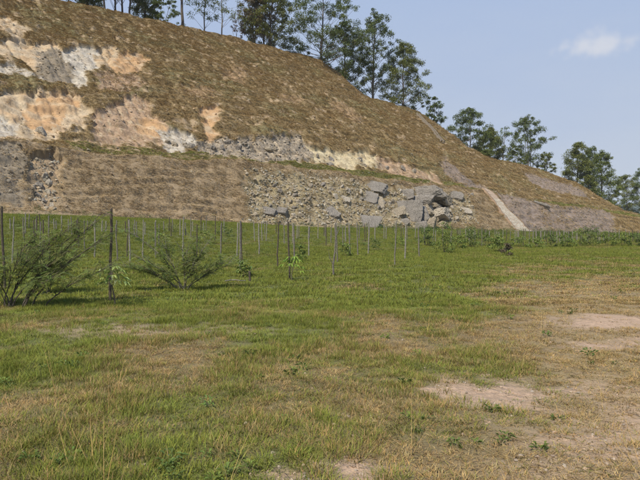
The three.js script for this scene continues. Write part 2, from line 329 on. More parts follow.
// ---------------------------------------------------------------- the field
const BARE = [                                                      // worn bare earth: px, py, half width and half depth in metres, strength
  [492, 394, 0.62, 0.50, 1.15], [455, 389, 0.35, 0.18, 0.9], [622, 321, 1.15, 0.75, 1.2], [344, 472, 0.34, 0.30, 1.0], [634, 346, 0.8, 0.55, 0.75], [606, 392, 0.7, 0.35, 0.45], [585, 344, 0.55, 0.25, 0.5],
  [150, 330, 1.9, 0.55, 0.42], [100, 334, 0.9, 0.35, 0.4], [600, 440, 0.6, 0.35, 0.55], [560, 470, 0.5, 0.22, 0.4], [640, 420, 0.5, 0.4, 0.5], [520, 420, 0.4, 0.3, 0.35],
].map(([px, py, rx, rd, s]) => { const [x, d] = fieldSpot(px, py); return [x, d, rx, rd, s]; });
function fieldMatter(x, d) {
  let bare = 0, worn = 0;
  const wx = x + 0.3 * n2(x * 1.3, d * 1.1) + 0.16 * n2(x * 4, d * 4) + 0.07 * n2(x * 11, d * 11), wd = d + 0.28 * n2(x * 1.2 + 30, d * 1.3) + 0.16 * n2(x * 4 + 9, d * 4) + 0.07 * n2(x * 11 + 5, d * 11);
  for (const [bx, bd, rx, rd, s] of BARE) { const e = Math.hypot((wx - bx) / rx, (wd - bd) / rd); if (e < 1.5) bare = Math.max(bare, s * smooth(1.35, 0.6, e)); }
  const patch = fbm(x * 0.28 + 5, d * 0.2, 4), small = fbm(x * 1.1, d * 1.1 + 60, 3);
  const way = smooth(-0.9, 1.9, x - 0.26 * d);                       // the worn way, straight off to the right of the field
  let green = 0.52 + 0.44 * smooth(7, 19, d) - 0.62 * way * smooth(36, 9, d) - 0.14 * way + 0.75 * patch + 0.35 * small;
  green = clamp(green + 0.12 * smooth(-2, -8, x));
  worn = clamp((0.45 + 0.6 * smooth(-0.1, 0.45, small + 0.5 * patch)) * way * smooth(24, 9, d)); green = clamp(green - 0.25 * worn);
  bare = clamp(bare + 0.24 * smooth(0.3, 0.65, small + 0.4 * patch) * way * smooth(12, 5, d));
  return { green, bare, small, worn };
}
{
  const xs = [], ds = [];
  for (let k = -110; k <= 110; k++) { const t = k / 110; xs.push(26 * t + 1974 * Math.sign(t) * Math.pow(Math.abs(t), 5)); }
  for (let d = -60; d < 0; d += 6) ds.push(d);
  for (let d = 0; d < 3000;) { ds.push(d); d += Math.max(0.14, 0.028 * d); }
  const g = sheet(xs.length, ds.length, (i, j) => {
    const x = xs[i] * (1 + 0.02 * Math.max(0, ds[j]) / (1 + 0.004 * Math.abs(ds[j]))), d = ds[j], m = fieldMatter(x, d);
    const dirt = mix3([0.52, 0.362, 0.25], [0.42, 0.295, 0.2], clamp(0.5 + m.small)), litter = mix3(mix3([0.22, 0.16, 0.08], [0.38, 0.28, 0.155], m.worn), [0.11, 0.125, 0.03], m.green);
    return { p: [x, fieldHeight(x, d), -d], c: mix3(litter, dirt, clamp(m.bare * 1.3)), uv: [x / 2, d / 2] };
  });
  structure('ground', g, M.field, 'grassy field with worn bare patches of pinkish soil');
}

// ---------------------------------------------------------------- far ridges beyond the end of the cutting
for (const [dist, h0, seed] of [[900, 34, 3], [1700, 72, 8]]) {
  const n = 160, g = sheet(n, 9, (i, j) => {
    const az = lerp(-0.1, 1.0, i / (n - 1)), t = j / 8, r = dist + 260 * t;
    const h = (h0 + 16 * fbm(i * 0.05 + seed, 2.2, 4) + 3 * n2(i * 0.7, seed)) * Math.sin(Math.PI * Math.min(1, t * 0.62 + 0.0)) ;
    return { p: [Math.sin(az) * r, h - 4, -Math.cos(az) * r], c: [1, 1, 1], uv: [i * 2, t * 10] };
  });
  structure('distant_hills', g, M.farHill, dist < 1000 ? 'nearer wooded ridge in the haze beyond the cutting' : 'farther wooded ridge in the haze beyond the cutting');
}

// ---------------------------------------------------------------- building blocks for plants, stakes and stones
class Builder {
  constructor() { this.pos = []; this.col = []; this.idx = []; this.uv = []; }
  tube(pts, radii, sides = 6, color = [1, 1, 1], cap = true) {
    const start = this.pos.length / 3, up = new THREE.Vector3(), t = new THREE.Vector3(), u = new THREE.Vector3(), v = new THREE.Vector3(); let run = 0;
    for (let k = 0; k < pts.length; k++) {
      t.subVectors(pts[Math.min(k + 1, pts.length - 1)], pts[Math.max(k - 1, 0)]).normalize();
      up.set(0.31, 0.12, 0.94); if (Math.abs(t.dot(up)) > 0.95) up.set(1, 0, 0);
      u.crossVectors(up, t).normalize(); v.crossVectors(t, u);
      if (k) run += pts[k].distanceTo(pts[k - 1]);
      for (let i = 0; i <= sides; i++) {
        const a = i / sides * Math.PI * 2, r = radii[k];
        this.pos.push(pts[k].x + r * (Math.cos(a) * u.x + Math.sin(a) * v.x), pts[k].y + r * (Math.cos(a) * u.y + Math.sin(a) * v.y), pts[k].z + r * (Math.cos(a) * u.z + Math.sin(a) * v.z));
        this.col.push(...color); this.uv.push(i / sides * 0.5, run);
      }
    }
    const w = sides + 1;
    for (let k = 0; k < pts.length - 1; k++) for (let i = 0; i < sides; i++) { const n = start + k * w + i; this.idx.push(n, n + 1, n + w, n + 1, n + w + 1, n + w); }
    if (cap) for (const k of [0, pts.length - 1]) for (let i = 1; i < sides - 1; i++) { const n = start + k * w; this.idx.push(...(k ? [n, n + i, n + i + 1] : [n, n + i + 1, n + i])); }
  }
  leaf(p, dir, side, length, width, color, droop = 0) {             // a pointed leaf folded along its rib
    const n = this.pos.length / 3;
    const a = p, b = p.clone().addScaledVector(dir, length * 0.45).addScaledVector(side, width * 0.5), c = p.clone().addScaledVector(dir, length * 0.45).addScaledVector(side, -width * 0.5), d = p.clone().addScaledVector(dir, length);
    d.y -= droop * length; b.y += width * 0.12; c.y += width * 0.12;
    for (const q of [a, b, c, d]) { this.pos.push(q.x, q.y, q.z); this.col.push(...color); this.uv.push(q.x, q.y); }
    this.idx.push(n, n + 1, n + 3, n, n + 3, n + 2);
  }
  blade(x, z, h, w, az, lean, curl, color, segs = 2, y0 = 0) {
    const n = this.pos.length / 3, sx = Math.cos(az), sz = Math.sin(az), px = -sz, pz = sx;
    for (let k = 0; k <= segs; k++) {
      const t = k / segs, off = h * (lean * t + curl * t * t), y = y0 + h * t * (1 - 0.35 * curl * t), ww = w * (1 - t) * 0.5 + (k === segs ? 0 : w * 0.12);
      const cx = x + sx * off, cz = z + sz * off;
      if (k === segs) { this.pos.push(cx, y, cz); this.col.push(...color); this.uv.push(0.5, t); } else { this.pos.push(cx + px * ww, y, cz + pz * ww, cx - px * ww, y, cz - pz * ww); this.col.push(...color, ...color); this.uv.push(0, t, 1, t); }
    }
    for (let k = 0; k < segs; k++) { const q = n + k * 2; if (k === segs - 1) this.idx.push(q, q + 1, q + 2); else this.idx.push(q, q + 1, q + 3, q, q + 3, q + 2); }
  }
  get empty() { return !this.idx.length; }
  geometry() {
    const g = new THREE.BufferGeometry();
    g.setAttribute('position', new THREE.Float32BufferAttribute(this.pos, 3)); g.setAttribute('color', new THREE.Float32BufferAttribute(this.col, 3)); g.setAttribute('uv', new THREE.Float32BufferAttribute(this.uv, 2));
    g.setIndex(this.idx); g.computeVertexNormals(); return g;
  }
}
const V = (x, y, z) => new THREE.Vector3(x, y, z);
const tint = (c, r, k) => { const f = 1 + (r() - 0.5) * k, g = 1 + (r() - 0.5) * k * 0.4; return [c[0] * f * g, c[1] * f, c[2] * f / g]; };

// an angular stone: a sphere cut back by random planes, then roughened; base near y = 0
function stoneGeometry(seed, sx, sy, sz, detail = 4, cuts = 12, flat = 0.5, blocky = false) {
  const r = rng(seed), planes = [], j = () => (r() - 0.5) * 0.5;
  for (let k = 0; k < cuts; k++) { const n = V(r() * 2 - 1, r() * 2 - 1, r() * 2 - 1).normalize(); planes.push([n, flat + 0.3 * r() + (blocky ? 0.24 : 0)]); }
  if (blocky) for (const n of [V(1, j(), j()), V(-1, j(), j()), V(j(), 1, j()), V(j(), -1, j()), V(j() * 0.5, j() * 0.5, 1), V(0, 0, -1)]) planes.push([n.normalize(), 0.52 + 0.16 * r()]);
  const g = new THREE.IcosahedronGeometry(1, detail), p = g.attributes.position, v = V(0, 0, 0);
  for (let i = 0; i < p.count; i++) {
    v.fromBufferAttribute(p, i).normalize();
    let d = 1; for (const [n, k] of planes) { const q = v.dot(n); if (q > 0.01) d = Math.min(d, k / q); }
    d *= 1.35 * (1 + 0.05 * n3(v.x * 2.5 + seed, v.y * 2.5, v.z * 2.5) + 0.03 * n3(v.x * 7, v.y * 7 + seed, v.z * 7) + 0.018 * n3(v.x * 17, v.y * 17 + seed, v.z * 17) - 0.07 * smooth(0.10, 0.0, Math.abs(n3(v.x * 1.7 + seed * 3, v.y * 2.1, v.z * 1.7))));
    p.setXYZ(i, v.x * d * sx, v.y * d * sy, v.z * d * sz);
  }
  const uv = g.attributes.uv; for (let i = 0; i < p.count; i++) uv.setXY(i, (p.getX(i) + p.getZ(i) * 0.6) / 1.6, (p.getY(i) + p.getZ(i) * 0.3) / 1.6);
  g.deleteAttribute('normal'); g.computeVertexNormals(); return g;
}
const UP = V(0, 1, 0);
function scatter(group, name, geometry, material, list) {           // list of [position, quaternion, scale vector, colour]
  if (!list.length) return;
  const m = new THREE.InstancedMesh(geometry, material, list.length), mat = new THREE.Matrix4(), c = new THREE.Color();
  list.forEach(([p, q, s, col], k) => { m.setMatrixAt(k, mat.compose(p, q, s)); m.setColorAt(k, c.setRGB(...col)); });
  m.name = name; m.userData.kind = 'stuff'; m.castShadow = m.receiveShadow = true; group.add(m);
}
function stuff(name, label, category) { const g = new THREE.Group(); g.name = numbered(name); g.userData = { kind: 'stuff', label, category }; scene.add(g); return g; }

// ---------------------------------------------------------------- grass
const GREEN = [0.185, 0.212, 0.036], FRESH = [0.245, 0.285, 0.048], STRAW = [0.44, 0.315, 0.14], DRY = [0.31, 0.21, 0.09], OLIVE = [0.20, 0.185, 0.042];
function clump(seed, blades, radius, h, w, mixOf, segs = 2, splay = 0.6) {
  const r = rng(seed), b = new Builder();
  for (let k = 0; k < blades; k++) {
    const a = r() * 6.283, q = Math.sqrt(r()) * radius, hh = h * (0.45 + 0.75 * r() * r() + 0.2 * r());
    b.blade(Math.cos(a) * q, Math.sin(a) * q, hh, w * (0.7 + 0.6 * r()), a + (r() - 0.5) * 3, (r() - 0.3) * splay, 0.9 * r() * splay, tint(mixOf(r()), r, 0.5), segs, -0.015);
  }
  return b.geometry();
}
const pick = (...list) => (t) => { let s = 0; for (const [w, c] of list) { s += w; if (t <= s) return c; } return list[list.length - 1][1]; };
const yaw = (r, tilt) => new THREE.Quaternion().setFromEuler(new THREE.Euler((r() - 0.5) * tilt, r() * 6.283, (r() - 0.5) * tilt));
{
  const kinds = [pick([0.72, GREEN], [0.18, FRESH], [0.1, OLIVE]), pick([0.38, GREEN], [0.27, OLIVE], [0.2, STRAW], [0.15, DRY]), pick([0.45, STRAW], [0.37, DRY], [0.18, OLIVE])];
  const near = kinds.map((k, i) => [0, 1, 2].map((v) => clump(200 + i * 10 + v, 34, 0.085, [0.105, 0.105, 0.075][i], 0.0044, k, 3, [0.8, 0.9, 1.3][i])));
  const far = kinds.map((k, i) => [0, 1].map((v) => clump(300 + i * 10 + v, 26, 0.16, [0.145, 0.14, 0.10][i], 0.011, k, 2, [0.7, 0.8, 1.2][i])));
  const lists = new Map(), r = rng(404);
  const put = (geo, e) => { if (!lists.has(geo)) lists.set(geo, []); lists.get(geo).push(e); };
  const band = (d0, d1, density, set, lim) => {
    const x1 = 0.62 * d1 + 1.5, n = Math.round(2 * x1 * (d1 - d0) * density);
    for (let k = 0; k < n; k++) {
      const d = lerp(d0, d1, r()), x = (r() * 2 - 1) * x1; if (Math.abs(x) > 0.62 * d + 1.5) continue;
      const [a, b] = toAB(x, d); if (b > 0.6) continue;
      const m = fieldMatter(x, d); if (r() < Math.min(0.93, m.bare * 1.02)) continue;
      const t = m.green + (r() - 0.5) * 0.35, kind = t > 0.62 ? 0 : t > 0.33 ? 1 : 2, g = set[kind][Math.floor(r() * set[kind].length)];
      const patch = 0.75 + 0.5 * n2(x * 0.7 + 90, d * 0.7), tall = (0.6 + 0.6 * r()) * patch * (1 - 0.35 * m.bare) * (1 - 0.35 * m.worn) * (kind === 2 ? 0.8 : 1) * lim(d), wide = 0.8 + 0.5 * r();
      put(g, [V(x, fieldHeight(x, d), -d), yaw(r, 0.3), V(wide, tall, wide), tint([1, 1, 1], r, 0.35)]);
    }
  };
  band(1.5, 4.5, 260, near, () => 1); band(4.5, 8, 240, near, () => 1); band(8, 13, 160, near, () => 1.1);
  band(12, 22, 60, far, () => 0.8); band(22, 40, 42, far, (d) => 0.9 + 0.2 * smooth(20, 40, d)); band(40, 70, 22, far, () => 1.2); band(70, 140, 7, far, () => 1.4);
  const group = stuff('field_grass', 'short green and straw coloured grass covering the field', 'grass');
  let total = 0; for (const [g, l] of lists) { scatter(group, 'grass_clump', g, M.blade, l); total += l.length; }
  console.log('field grass', total);
  // long thin seed stalks standing above the turf
  const stalk = [0, 1, 2].map((v) => { const q = rng(500 + v), b = new Builder(); for (let k = 0; k < 5; k++) { const az = q() * 6.28; b.blade((q() - 0.5) * 0.06, (q() - 0.5) * 0.06, 0.26 + 0.22 * q(), 0.0035, az, 0.25 + 0.5 * q(), 0.5 * q(), tint(STRAW, q, 0.4), 5); } return b.geometry(); });
  const sl = [[], [], []];
  for (let k = 0; k < 170; k++) {
    const d = 2.5 + 14 * r() * r(), x = (r() * 2 - 1) * (0.6 * d + 1); const m = fieldMatter(x, d);
    if (m.bare > 0.3 || n2(x * 0.5, d * 0.5 + 7) < -0.1) continue;
    sl[k % 3].push([V(x, fieldHeight(x, d), -d), yaw(r, 0.5), V(0.8, 0.7 + 0.6 * r(), 0.8), tint([1, 1, 1], r, 0.4)]);
  }
  const sg = stuff('seed_stalks', 'thin straw coloured seed stalks rising above the turf', 'grass stalks');
  sl.forEach((l, k) => scatter(sg, 'grass_stalk', stalk[k], M.blade, l));
  // broad leaved weeds low in the turf, and taller ones in the belt of stakes
  const weedShape = (seed, n, rad, h, size, colors) => { const q = rng(seed), b = new Builder(); for (let k = 0; k < n; k++) { const a = q() * 6.283, e = 0.2 + 0.9 * q(), dir = V(Math.cos(a) * Math.cos(e), Math.sin(e), Math.sin(a) * Math.cos(e)); b.leaf(V(Math.cos(a) * rad * q(), h * q(), Math.sin(a) * rad * q()), dir, V(-Math.sin(a), 0, Math.cos(a)), size * (0.6 + 0.8 * q()), size * 0.42, tint(colors[Math.floor(q() * colors.length)], q, 0.5), 0.35); } return b.geometry(); };
  const low = [0, 1, 2].map((v) => weedShape(520 + v, 22, 0.05, 0.05, 0.04, [[0.11, 0.165, 0.03], [0.15, 0.205, 0.045]]));
  const ll = [[], [], []];
  for (let k = 0; k < 1700; k++) {
    const d = 2.5 + 22 * r() * r(), x = (r() * 2 - 1) * (0.6 * d + 1), m = fieldMatter(x, d);
    if (m.bare > 0.35 || n2(x * 0.9 + 13, d * 0.9) < 0.45 || r() > 0.25 + m.green) continue;
    ll[k % 3].push([V(x, fieldHeight(x, d), -d), yaw(r, 0.4), V(1, 0.8 + 0.6 * r(), 1).multiplyScalar(0.7 + 0.7 * r()), tint([1, 1, 1], r, 0.4)]);
  }
  const lg = stuff('low_weeds', 'low broad leaved green weeds growing in the turf', 'weeds');
  ll.forEach((l, k) => scatter(lg, 'weed', low[k], M.leaf, l));
  const tall = [0, 1, 2, 3].map((v) => weedShape(540 + v, 120, 0.32, [0.3, 0.5, 0.75, 0.4][v], 0.08, [[0.10, 0.15, 0.028], [0.14, 0.20, 0.036], [0.12, 0.16, 0.038]]));
  const tl = [[], [], [], []];
  for (let k = 0; k < 9000; k++) {
    const d = 15 + 85 * r(), x = (r() * 2 - 1) * 0.62 * d, [a, b] = toAB(x, d);
    if (b > -0.5 || b < -34) continue;
    const belt = smooth(-34, -24, b) * (0.35 + 0.65 * smooth(20, 50, a)), v = n2(x * 0.16 + 3, d * 0.16) + 0.5 * n2(x * 0.6, d * 0.6);
    if (v < 0.62 - 0.7 * belt || r() > belt) continue;
    tl[k % 4].push([V(x, fieldHeight(x, d) - 0.03, -d), yaw(r, 0.3), V(1, 0.6 + 0.7 * r(), 1).multiplyScalar(0.6 + 0.6 * r()), tint([1, 1, 1], r, 0.5)]);
  }
  const tg = stuff('belt_weeds', 'knee high green weeds among the stakes below the cutting', 'weeds');
  tl.forEach((l, k) => scatter(tg, 'weed', tall[k], M.leaf, l));
  // litter on the bare soil: small crumbs
  const crumb = stoneGeometry(77, 0.5, 0.4, 0.5, 1, 8), cl = [];
  for (let k = 0; k < 30000; k++) { const d = 2.5 + 14 * r() * r(), x = (r() * 2 - 1) * (0.6 * d + 1), m = fieldMatter(x, d); if (r() > 0.04 + m.bare) continue; const s = 0.005 + 0.028 * r() ** 5; cl.push([V(x, fieldHeight(x, d), -d), yaw(r, 3), V(s, s, s), tint([0.42, 0.33, 0.25], r, 0.5)]); }
  scatter(stuff('soil_crumbs', 'small crumbs of soil and grit on the bare patches', 'grit'), 'crumb', crumb, M.pebble, cl);
}
{ // dry tufts on the cutting
  const TAN = [0.415, 0.295, 0.14], UMBER = [0.325, 0.228, 0.105];
  const kinds = [pick([0.45, TAN], [0.47, UMBER], [0.08, OLIVE]), pick([0.22, [0.25, 0.215, 0.08]], [0.40, UMBER], [0.38, TAN]), pick([0.5, GREEN], [0.3, OLIVE], [0.2, FRESH]), pick([0.5, [0.46, 0.355, 0.21]], [0.5, [0.33, 0.25, 0.145]])];
  const set = kinds.map((k, i) => [0, 1, 2].map((v) => clump(600 + i * 10 + v, 22, 0.18, 0.095, 0.022, k, 2, 1.5)));
  const lists = new Map(), r = rng(606), q = new THREE.Quaternion(), up = V(0, 0, 0);
  let n = 0;
  const stones = [[], [], [], []], pebbles = [0, 1, 2, 3].map((v) => stoneGeometry(700 + v, 0.6, 0.5, 0.55, 2, 14, 0.45));
  for (let k = 0; k < 1350000; k++) {
    const a = lerp(A0 + 4, 240, Math.pow(r(), 1.35)), p = profile(a), b = lerp(0, p[5][0] + 1.5, r());
    if (r() > (p[5][0] + 1.5) / 43.5) continue;
    const [x, d] = toXD(a, b); if (Math.abs(x) > 0.60 * d + 3) continue;
    const m = hillMatter(a, b);
    if (m.stones > 0 && r() < m.stones * 0.26) {
      const s = 0.09 + 0.26 * Math.pow(r(), 5), pt = hillPoint(a, b, m, s * 0.1);
      const c = m.kind === 'rubble' || m.kind === 'gully' ? mix3([0.52, 0.46, 0.36], [0.30, 0.255, 0.185], r()) : mix3(m.c, [0.45, 0.39, 0.31], 0.2);
      stones[k % 4].push([pt, yaw(r, 2.5), V(s, s * 0.8, s), tint(c, r, 0.4)]); continue;
    }
    const thin = 0.55 + 0.6 * n2b(a * 0.33, b * 0.4) + 0.35 * n2b(a * 1.2 + 8, b * 1.2);
    if (r() > m.turf * (0.35 + thin)) continue;
    let kind = m.kind === 'green' && a > 8 ? (r() < 0.7 ? 2 : 1) : b < p[2][0] && a < 75 && m.kind !== 'rubble' ? (r() < 0.75 ? 3 : 0) : (n2(a * 0.12 + 50, b * 0.15) + 0.5 * (r() - 0.5) > 0.02 ? 1 : 0);
    if (m.kind === 'rubble' && r() < 0.35) kind = 1;
    const g = set[kind][Math.floor(r() * 3)], pt = hillPoint(a, b, m), nrm = hillNormal(a, b);
    up.copy(UP).lerp(nrm, 0.35).normalize(); q.setFromUnitVectors(UP, up);
    const s = (0.42 + 0.5 * r()) * (1 + 0.004 * d), hgt = s * (0.6 + 0.55 * r()) * (kind === 3 ? 0.75 : 1);
    if (!lists.has(g)) lists.set(g, []);
    lists.get(g).push([pt, q.clone().multiply(yaw(r, 0.3)), V(s, hgt, s), tint([1, 1, 1], r, 0.28)]); n++;
  }
  const group = stuff('hillside_grass', 'dry brown and olive grass tufts growing all over the cutting', 'dry grass');
  for (const [g, l] of lists) scatter(group, 'grass_tuft', g, M.straw, l);
  const sg = stuff('hillside_rubble', 'small loose stones lying on the scars and rubble of the cutting', 'rubble');
  stones.forEach((l, k) => scatter(sg, 'stone', pebbles[k], M.pebble, l));
  console.log('hill tufts', n, 'stones', stones.reduce((x, l) => x + l.length, 0));
}
//TAIL
// ---------------------------------------------------------------- trees along the crest
function plateauSpot(px, back) {                                    // a spot some metres behind the crest edge on a given bearing
  let b = 30 + back, a = 0;
  for (let k = 0; k < 12; k++) { const [x, y, d] = sight(px, 150), t = (b + F0[0] * IN[0] + F0[1] * IN[1]) / (x * IN[0] + d * IN[1]); a = toAB(x * t, d * t)[0]; b = lerp(b, profile(a)[5][0] + back, 0.7); }
  return [a, b];
}
function growTree(seed, h, w, o) {                                  // -> { wood, crown } geometries about the origin
  const r = rng(seed), wood = new Builder(), crown = new Builder();
  const { base = 0.35, stems = 1, leafSize = 0.37, leafColor = [[0.16, 0.195, 0.042], [0.14, 0.18, 0.046], [0.185, 0.205, 0.046], [0.13, 0.165, 0.038]][seed % 4], clumps = 30, perClump = 60, clumpR = 0.85, thick = 0.014, lean = 0.04, shape = 0.5 } = o;
  const foliage = (c, rad, n) => {
    for (let k = 0; k < n; k++) {
      const u = V(r() * 2 - 1, r() * 2 - 1, r() * 2 - 1); if (u.lengthSq() > 1) { k--; continue; }
      u.multiplyScalar(0.55 + 0.45 * r());
      const p = V(c.x + u.x * rad, c.y + u.y * rad * 0.8, c.z + u.z * rad), az = r() * 6.283, dn = -0.9 + 1.2 * r();
      const dir = V(Math.cos(az) * Math.cos(dn), Math.sin(dn), Math.sin(az) * Math.cos(dn)), side = V(-Math.sin(az), (r() - 0.5) * 1.2, Math.cos(az)).normalize();
      crown.leaf(p, dir, side, leafSize * (0.7 + 0.6 * r()), leafSize * (0.34 + 0.2 * r()), tint(leafColor, r, 0.7), 0.2);
    }
  };
  for (let s = 0; s < stems; s++) {
    const hs = h * (s ? 0.8 + 0.2 * r() : 1), az = r() * 6.283, off = s ? w * 0.16 * (0.6 + r()) : 0, pts = [], rad = [], n = 9;
    const lx = Math.cos(az) * off, lz = Math.sin(az) * off, bendX = (r() - 0.5) * 2 * lean * hs, bendZ = (r() - 0.5) * 2 * lean * hs;
    for (let k = 0; k <= n; k++) { const t = k / n; pts.push(V(lx * (0.3 + 0.9 * t) + bendX * t * t + 0.012 * hs * n2(t * 2.2 + seed, s), hs * 0.96 * t - (k ? 0 : 0.4), lz * (0.3 + 0.9 * t) + bendZ * t * t + 0.012 * hs * n2(s + 4, t * 2.2 + seed))); rad.push(hs * thick * Math.pow(1 - t * 0.93, 0.85) * (k ? 1 : 1.3) / Math.sqrt(stems * 0.6 + 0.4)); }
    wood.tube(pts, rad, 7);
    const at = (t) => { const f = clamp(t) * n, k = Math.min(n - 1, Math.floor(f)); return pts[k].clone().lerp(pts[k + 1], f - k); };
    const count = Math.max(3, Math.round(clumps / stems)), wide = w * (stems > 1 ? 0.46 : 0.6);
    for (let c = 0; c < count; c++) {
      const t = base + (1 - base) * (c + 0.3 + 0.6 * r()) / count, q = (t - base) / (1 - base);
      const env = wide * Math.pow(Math.sin(Math.PI * clamp(0.12 + 0.86 * Math.pow(q, shape), 0, 0.995)), 0.75) * (0.55 + 0.6 * r());
      const a2 = c * 2.399 + r() * 1.2, from = at(t - 0.12 - 0.14 * r()), to = at(t); to.x += Math.cos(a2) * env; to.z += Math.sin(a2) * env; to.y += 0.07 * h * (r() - 0.45);
      const midp = from.clone().lerp(to, 0.5); midp.y -= 0.05 * env; midp.x += 0.06 * env * (r() - 0.5);
      const r0 = hs * thick * 0.32 * (1.05 - t * 0.75);
      wood.tube([from, midp, to], [r0, r0 * 0.65, r0 * 0.22], 5, [1, 1, 1], false);
      const cr = clumpR * (0.65 + 0.6 * r()) * (q > 0.9 ? 0.75 : 1);
      foliage(to, cr, Math.round(perClump * cr / clumpR));
      for (let e = 0; e < 2; e++) if (r() < 0.75) { const tw = midp.clone().lerp(to, 0.2 + 0.5 * r()); const end = tw.clone().add(V((r() - 0.5) * cr * 2.2, cr * (0.3 + 0.7 * r()), (r() - 0.5) * cr * 2.2)); wood.tube([tw, end], [r0 * 0.35, r0 * 0.12], 4, [1, 1, 1], false); foliage(end, cr * 0.62, Math.round(perClump * 0.45)); }
    }
    foliage(at(1), clumpR * 0.6, Math.round(perClump * 0.6));
  }
  return { wood: wood.geometry(), crown: crown.geometry() };
}
const STYLE = {
  tall: { base: 0.30, clumps: 62, perClump: 100, clumpR: 1.0, shape: 0.62 },
  open: { base: 0.26, clumps: 78, perClump: 95, clumpR: 1.1, stems: 3, shape: 0.75, thick: 0.012 },
  dense: { base: 0.14, clumps: 84, perClump: 120, clumpR: 1.2, shape: 0.6 },
  column: { base: 0.05, clumps: 64, perClump: 130, clumpR: 1.25, shape: 0.55 },
  sparse: { base: 0.38, clumps: 22, perClump: 34, clumpR: 0.85, shape: 0.7, thick: 0.012 },
  stem: { base: 0.5, clumps: 44, perClump: 80, clumpR: 0.95, shape: 0.62, thick: 0.016 },
  rusty: { base: 0.30, clumps: 50, perClump: 75, clumpR: 0.9, leafColor: [0.165, 0.125, 0.06], shape: 0.6 },
  bush: { base: 0.06, clumps: 30, perClump: 90, clumpR: 0.8, stems: 3, shape: 0.8, thick: 0.016 },
  dryBush: { base: 0.1, clumps: 16, perClump: 26, clumpR: 0.6, stems: 3, shape: 0.8, leafColor: [0.19, 0.145, 0.115], thick: 0.016 },
  bare: { base: 0.4, clumps: 10, perClump: 6, clumpR: 0.7, thick: 0.010 },
};
const ROW = 'trees along the crest of the cutting';
[ // bearing, top, width, metres behind the edge, habit, label
  [70, -44, 30, 6, 'stem', 'crest tree growing at the far end of the row, past the thick dark trunk', 0],
  [88, -40, 28, 10, 'tall', 'leafy crest tree just behind the thick dark trunk', 0],
  [105, -56, 32, 3, 'stem', 'crest tree with the thickest dark trunk, standing above the pale scars', 0],
  [116, -44, 20, 9, 'stem', 'slim crest tree beside the thick dark trunk', 0], [123, -48, 20, 7, 'stem', 'slim crest tree in the middle of three thin trunks', 0], [131, -50, 24, 6, 'stem', 'slim crest tree of three thin trunks, next to the round leafy bush', 0],
  [146, -38, 24, 11, 'tall', 'crest tree standing half behind the round leafy bush', 0],
  [161, -4, 36, 5, 'bush', 'round leafy bush on the crest beside the lone straight dark trunk', 0],
  [183, -64, 26, 3, 'stem', 'lone crest tree with a straight dark bare trunk beside the round bush', 0],
  [205, -24, 24, 6, 'sparse', 'thin crest tree with hardly any leaves between bare trunk and pale trunk', 1],
  [222, -22, 34, 4, 'sparse', 'thin leafed crest tree with a pale trunk', 1],
  [237, 22, 20, 6, 'dryBush', 'small dry pinkish grey bush on the crest beside the rusty tree', 1],
  [253, -16, 26, 5, 'rusty', 'rusty brown leafed crest tree with pale straight trunk', 1],
  [264, -14, 22, 9, 'rusty', 'slim rusty crest tree standing behind the dark broad one', 0],
  [271, -26, 44, 3, 'dense', 'broad dark crest tree with a thick trunk beside the rusty trees', 0],
  [322, -18, 74, 4, 'dense', 'largest dark green crest tree, where the crest starts to fall', 0],
  [345, 20, 46, 9, 'dense', 'dark green crest tree leaning out beside the largest one', 0],
  [372, 11, 38, 5, 'tall', 'tall pointed light green tree standing alone below the largest one', 1],
  [403, 43, 42, 5, 'dense', 'rounded bright green tree just above the stepped drain', 0],
  [422, 97, 22, 5, 'bush', 'bright green bush at the head of the stepped drain', 0], [435, 116, 14, 6, 'bush', 'small dark bush behind the stepped drain', 0],
  [470, 107, 42, 9, 'open', 'many stemmed open crowned tree on the falling crest past the drain', 1],
  [490, 127, 20, 13, 'tall', 'smaller tree against the open crowned tree past the drain', 1], [503, 126, 26, 11, 'sparse', 'thin hazy tree between the two open crowned trees', 1],
  [516, 145, 26, 6, 'bush', 'dark bush at the foot of the broad open crowned tree', 0], [531, 113, 48, 9, 'open', 'broad open crowned tree with several stems and dark bushes at its foot', 1],
  [545, 151, 20, 4, 'bush', 'dark upright bush beside the broad open crowned tree', 0], [553, 146, 13, 12, 'bare', 'nearly leafless thin grey tree past the broad open crowned tree', 1], [486, 150, 9, -1.5, 'bush', 'small round green bush on the slope edge past the drain', 0],
  [563, 169, 18, 6, 'bush', 'low dark bush before the last tall trees of the crest', 0], [577, 140, 26, 9, 'dense', 'dark pointed tree, first of the last tall group on the crest', 0], [588, 146, 22, 16, 'tall', 'slim tree in the middle of the last tall group', 0],
  [602, 148, 28, 6, 'column', 'dense green column shaped tree leafy down to the ground', 0], [595, 186, 16, 4, 'bush', 'bush at the foot of the column shaped tree', 0],
  [628, 173, 32, 26, 'dense', 'broad dark tree standing apart beyond the low end of the cutting', 0], [650, 164, 40, 20, 'dense', 'darkest wide tree at the low end of the cutting', 0], [613, 197, 22, 40, 'bush', 'low bush in the gap below the column shaped tree', 0],
].forEach(([px, top, w, back, style, label, pale], k) => {
  const [a, b] = plateauSpot(px, back), p = hillPoint(a, b), dist = -p.z, h = EYE + (226 - top) / FOCAL * dist * 1.0 - p.y, wm = w / FOCAL * dist * 1.12;
  const o = { ...STYLE[style] }; if (o.clumps && h < 7) { o.clumpR *= 0.62; o.leafSize = 0.26; }
  const g = growTree(900 + k * 7, h, wm, o), bush = /ush/.test(style);
  const t = thing(bush ? 'crest_bush' : 'eucalyptus_tree', label, bush ? 'bush' : 'tree', [p.x, p.y - 0.1, p.z], bush ? 'bushes along the crest of the cutting' : ROW);
  part('trunk', g.wood, pale ? M.paleBark : M.bark, t); part('crown', g.crown, M.leaf, t);
});
console.log('trees done');

